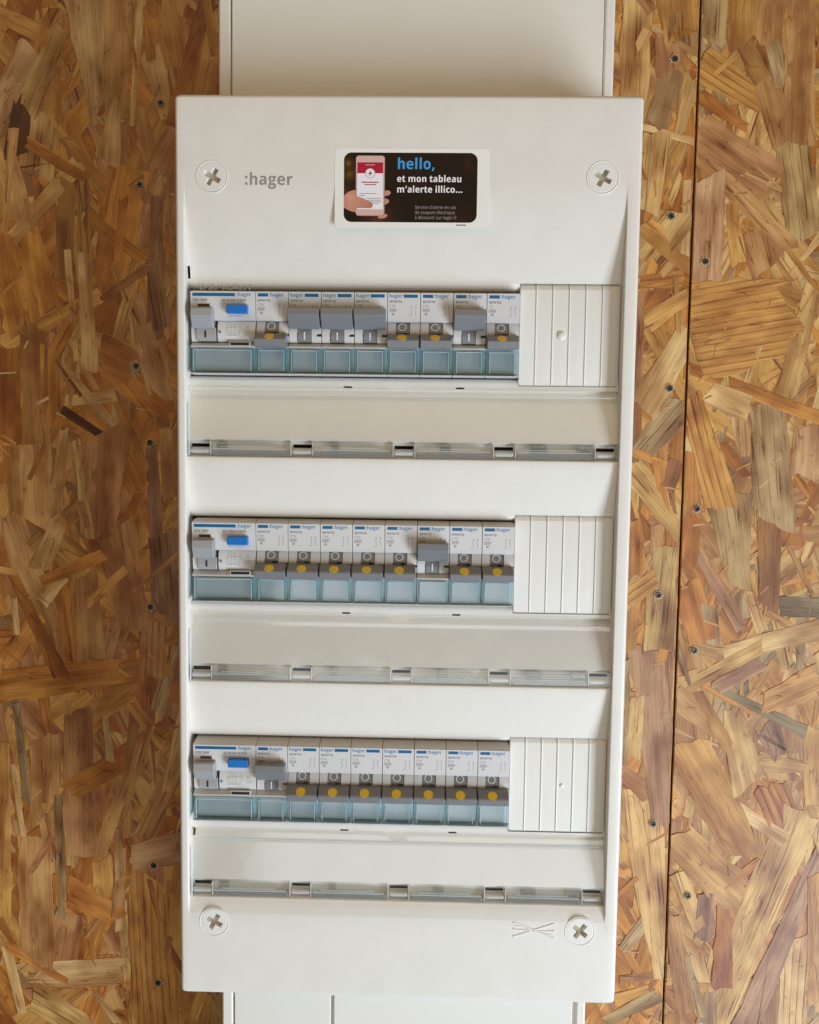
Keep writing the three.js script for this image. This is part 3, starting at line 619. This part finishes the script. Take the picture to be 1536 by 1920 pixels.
const GEO = {
  body: mm(merge([prismX([...upper, ...lower.slice(1)], 0.1, 17.85, 0.12), prismX(wing, 0.12, 4.7, 0.2), prismX(wing.map(([y, z]) => [Math.max(y, -1.2), z]).filter(([y], i, l) => i < 5 || i > 5), 12.4, 17.8, 0.15), prismX([[-2.6, -9], [-2.6, -3.9], [-4.5, -4.3], [-5.7, -4.7], [-5.9, -5.0], [-5.95, -9]], 12.4, 17.8, 0.15), prismX([[-1.0, -9], [-1.0, -3.85], [-2.7, -3.9], [-2.7, -9]], 12.4, 15.2, 0.15)])),
  label: mm(plate(0, 17.4, 0, 15.2, -0.1, 0.04, 0.15).rotateX(0.0653).translate(0.28, 5.75, -3.05)),
  rotorOff: mm(prismX([[5.3, -9], [5.3, -5.6], [2, -4.6], [-0.2, -4.3], [-0.3, -8.8]], 4.85, 12.25, 0.1)), rotorSide: mm(merge([box(4.85, 9.2, -2.2, -0.35, -8, -4.5, 0.1), box(11.3, 12.25, -2.2, -0.35, -8, -4.5, 0.1)])),
  ring: mm(new THREE.TorusGeometry(2.0, 0.24, 8, 32).scale(1, 1, 0.5).rotateX(-0.28).translate(8.15, 3.0, -4.82)),
  toggleOff: edgeX([[-1.4, -4], [-1.4, -0.9], [-1.7, -0.2], [-4.6, 3.5], [-5.3, 3.9], [-8.7, 3.0], [-9.1, 2.5], [-9.1, -2.2], [-6.5, -4]], 0.25, 17.35, 0.28),
  dot: mm(new THREE.CylinderGeometry(2.65, 2.65, 0.12, 32).rotateX(Math.PI / 2 - 0.907).translate(8.3, -3.5, 2.1)),
  toggleOn: edgeX([[11.8, -1.9], [11.9, 2.9], [11.5, 3.6], [8.2, 4.0], [7.3, 3.7], [1.7, -1.2], [1.3, -1.7], [1.3, -5], [6, -5], [6.1, -1.9]], 0.25, 17.35, 0.28),
  markPlate: edgeX([[1.6, -9], [1.6, -4.0], [-2, -3.3], [-5.3, -3.9], [-5.7, -4.4], [-5.8, -9]], 4.95, 12.25, 0.12),
  bar: mm(box(8.25, 8.95, -4.5, -0.3, -3.72, -3.28, 0.1)),
  field: mm(box(2.1, 15.7, -21.7, -10.3, -5.7, -4.6, 0.12)),
};
// clear terminal shield: an open-backed shell with thick edges
function shield(x0, x1) {
  return mm(merge([box(x0 + 1.65, x1 - 1.85, -21.9, -10.5, -2.1, -1.5, 0.1), box(x0 + 1.7, x1 - 1.9, -10.45, -9.3, -5.0, -1.75, 0.3)]));
}
function rim(x0, x1) {
  return mm(merge([box(x0, x0 + 0.8, -23.2, -9.3, -5.8, -1.5, 0.25), box(x0 + 0.85, x0 + 1.6, -23.0, -9.4, -5.6, -2.0, 0.25), box(x1 - 0.8, x1, -23.2, -9.3, -5.8, -1.5, 0.25), box(x1 - 1.8, x1 - 0.85, -23.0, -9.4, -5.6, -2.0, 0.25),
    box(x0 + 1.65, x1 - 1.85, -23.2, -22.6, -5.8, -1.5, 0.2), box(x0 + 1.65, x1 - 1.85, -22.5, -21.95, -5.4, -1.7, 0.2)]));
}
function edging(x0, x1) {
  return mm(merge([box(x0 + 1.75, x1 - 1.95, -10.75, -10.48, -1.9, -1.35, 0.1), box(x0 + 1.66, x0 + 1.9, -21.8, -10.8, -1.8, -1.38, 0.1), box(x1 - 2.1, x1 - 1.86, -21.8, -10.8, -1.8, -1.38, 0.1)]));
}
GEO.edge = edging(0.2, 17.6); GEO.edgeWide = edging(0.2, 35.6); GEO.shield = shield(0.2, 17.6); GEO.shieldWide = shield(0.2, 35.6); GEO.rim = rim(0.2, 17.6); GEO.rimWide = rim(0.2, 35.6);
const labelMat = new Map();
function labelMaterial(model, rating, barLeft) {
  const k = model + rating + barLeft; if (!labelMat.has(k)) labelMat.set(k, std(1, 1, 1, 0.4, { map: breakerLabel(model, rating, barLeft) }));
  return labelMat.get(k);
}
function makeBreaker(on, model, rating, barLeft) {
  const t = new THREE.Group();
  part('body', GEO.body, M.body, t); part('printed_label', GEO.label, labelMaterial(model, rating, barLeft), t);
  if (on) {
    const h = part('toggle', GEO.toggleOn, M.grey, t), p = part('mark_plate', GEO.markPlate, M.grey, h); part('on_mark', GEO.bar, M.white, h);
  } else {
    const h = part('toggle', GEO.toggleOff, M.grey, t); part('yellow_dot', GEO.dot, M.yellow, h);
    const r = part('off_plate', mergeGeometries([bare(GEO.rotorOff), bare(GEO.rotorSide)]), M.grey, t); part('off_mark', GEO.ring, M.white, r);
  }
  part('terminal_field', GEO.field, M.field, t); { const c = part('terminal_shield', GEO.shield, M.shield, t); part('shield_rim', GEO.rim, M.rim, c); part('shield_edge', GEO.edge, M.edge, c); }
  return t;
}
const LEFT = -117.8, MODULE = 18.0, ROWNAME = ['top', 'middle', 'bottom'], NTH = ['first', 'second', 'third', 'fourth', 'fifth', 'sixth', 'seventh', 'last'];
const protos = new Map();
// state, text and side of the coloured bar, from left to right: u = toggle up, d = toggle down; l = bar left, r = bar right
const ROWS = [
  [['d', 16, 'l'], ['u', 16, 'r'], ['u', 16, 'r'], ['u', 10, 'r'], ['d', 10, 'r'], ['d', 10, 'l'], ['u', 10, 'l'], ['d', 2, 'l']],
  [['d', 16, 'l'], ['d', 16, 'l'], ['d', 16, 'l'], ['d', 10, 'l'], ['d', 10, 'l'], ['u', 10, 'l'], ['d', 10, 'l'], ['d', 10, 'l']],
  [['u', 16, 'l'], ['d', 16, 'r'], ['d', 16, 'r'], ['d', 16, 'r'], ['d', 16, 'r'], ['d', 16, 'l'], ['d', 10, 'l'], ['d', 10, 'l']],
];
const ups = ROWS.map((r) => r.filter((b) => b[0] === 'u').length);
ROWS.forEach((row, k) => row.forEach(([state, amps, bar], i) => {
  const on = state === 'u', key = state + amps + bar, first = !protos.has(key);
  if (first) protos.set(key, makeBreaker(on, 'MFN7' + String(amps).padStart(2, '0'), 'C' + amps, bar === 'l'));
  const t = first ? protos.get(key) : protos.get(key).clone();
  t.name = numbered('circuit_breaker'); t.position.set((LEFT + MODULE * (i + 2)) * MM, ROW[k] * MM, 0); scene.add(t);
  const where = i === 0 ? 'touching the ' + ROWNAME[k] + ' wide switch' : i === 7 ? 'beside the ' + ROWNAME[k] + ' blanking strip' : NTH[i] + ' from the ' + ROWNAME[k] + ' wide switch';
  t.userData = { label: on ? (ups[k] === 1 ? 'narrow breaker, only one in the ' + ROWNAME[k] + ' row with its grey toggle up' : 'narrow breaker with grey toggle up, ' + where) : 'narrow breaker with yellow-dotted toggle down, ' + where, category: 'circuit breaker', group: 'narrow circuit breakers in the enclosure' };
}));
// the wide residual-current switches
const SW = {
  body: mm(merge([prismX([...upper, ...lower.slice(1)], 0.1, 35.85, 0.12), prismX(wing, 0.12, 3.3, 0.2), box(21.4, 33.0, -8.3, -5.9, -6, -2.6, 0.2), box(3.6, 11.4, 12.5, 14.6, -3.5, -2.2, 0.2)])),
  label: mm(plate(0, 35.2, 0, 15.2, -0.1, 0.04, 0.15).rotateX(0.0653).translate(0.38, 5.75, -3.05)),
  window: mm(box(4.2, 10.8, 12.85, 14.25, -2.6, -2.08, 0.12)),
  button: mm(box(20.6, 32.0, 8.9, 13.6, -3, 0.7, 0.5, 3)),
  toggle: edgeX([[11.8, -2.6], [11.8, 1.4], [11.2, 2.0], [7.4, 2.4], [1.6, -1.0], [1.2, -1.5], [1.2, -5], [6, -5], [6.1, -2.6]], 1.2, 13.2, 0.4),
  toggleLow: edgeX([[1.5, -9], [1.5, -2.6], [-2.4, -2.4], [-5.0, -3.2], [-5.6, -4.0], [-5.7, -9]], 3.3, 14.0, 0.25),
  slit: mm(box(7.9, 8.8, -3.8, -0.2, -3.0, -2.2, 0.1)),
  drum: mm(prismX([[5.4, -9], [5.4, -5.0], [3, -3.9], [0, -3.4], [-3, -3.6], [-5.2, -4.4], [-5.8, -5.0], [-5.9, -9]], 14.6, 35.6, 0.2)),
  peg: mm(new THREE.CylinderGeometry(0.75, 0.75, 0.6, 16).rotateX(Math.PI / 2).translate(16.1, -0.6, -3.35)),
  gap: edgeX([[5.2, -9], [5.2, -4.6], [0, -3.2], [-5.5, -4.6], [-5.7, -9]], 14.05, 14.5, 0.08),
  slot: mm(box(22.0, 32.4, -7.95, -6.35, -3.2, -2.45, 0.1)),
  field: mm(box(2.1, 33.7, -21.7, -10.3, -5.7, -4.6, 0.12)),
};
{
  // the printed diagram follows the drum
  const w = 20.4, n = 10, prof = [[5.0, -4.78], [3, -3.86], [1.5, -3.6], [0, -3.36], [-1.5, -3.46], [-3, -3.56], [-4.4, -4.0]], P = [], U = [], I = [];
  prof.forEach(([y, z], j) => { for (const x of [0, 1]) { P.push(14.9 + x * w, y, z + 0.06); U.push(x, 1 - (5 - y) / 9.4); } if (j) { const a = 2 * (j - 1); I.push(a, a + 2, a + 3, a, a + 3, a + 1); } });
  const g = new THREE.BufferGeometry(); g.setAttribute('position', new THREE.Float32BufferAttribute(P, 3)); g.setAttribute('uv', new THREE.Float32BufferAttribute(U, 2)); g.setIndex(I); g.computeVertexNormals(); SW.diagram = mm(g);
}
const wide = new THREE.Group();
part('body', SW.body, M.body, wide); part('printed_label', SW.label, std(1, 1, 1, 0.4, { map: switchLabel }), wide); part('indicator_window', SW.window, M.red, wide); part('test_button', SW.button, M.blue, wide);
{ const h = part('toggle', SW.toggle, M.paleGrey, wide); part('toggle_plate', SW.toggleLow, M.paleGrey, h); part('on_mark', SW.slit, M.black, h); }
{ const d = part('diagram_drum', SW.drum, M.body, wide); part('printed_diagram', SW.diagram, std(1, 1, 1, 0.4, { map: diagramPrint }), d); part('peg', SW.peg, M.grey, d); }
part('toggle_gap', SW.gap, M.black, wide); part('label_slot', SW.slot, M.black, wide); part('terminal_field', SW.field, M.field, wide); { const c = part('terminal_shield', GEO.shieldWide, M.shield, wide); part('shield_rim', GEO.rimWide, M.rim, c); part('shield_edge', GEO.edgeWide, M.edge, c); }
ROW.forEach((o, k) => {
  const t = k ? wide.clone() : wide;
  t.name = numbered('residual_current_switch'); t.position.set(LEFT * MM, o * MM, 0); scene.add(t);
  t.userData = { label: 'wide switch with blue test button at the left end of the ' + ROWNAME[k] + ' row', category: 'switch', group: 'wide residual-current switches' };
});

scene.traverse((o) => { if (o.isMesh) o.castShadow = o.receiveShadow = true; });
renderer.render(scene, camera);
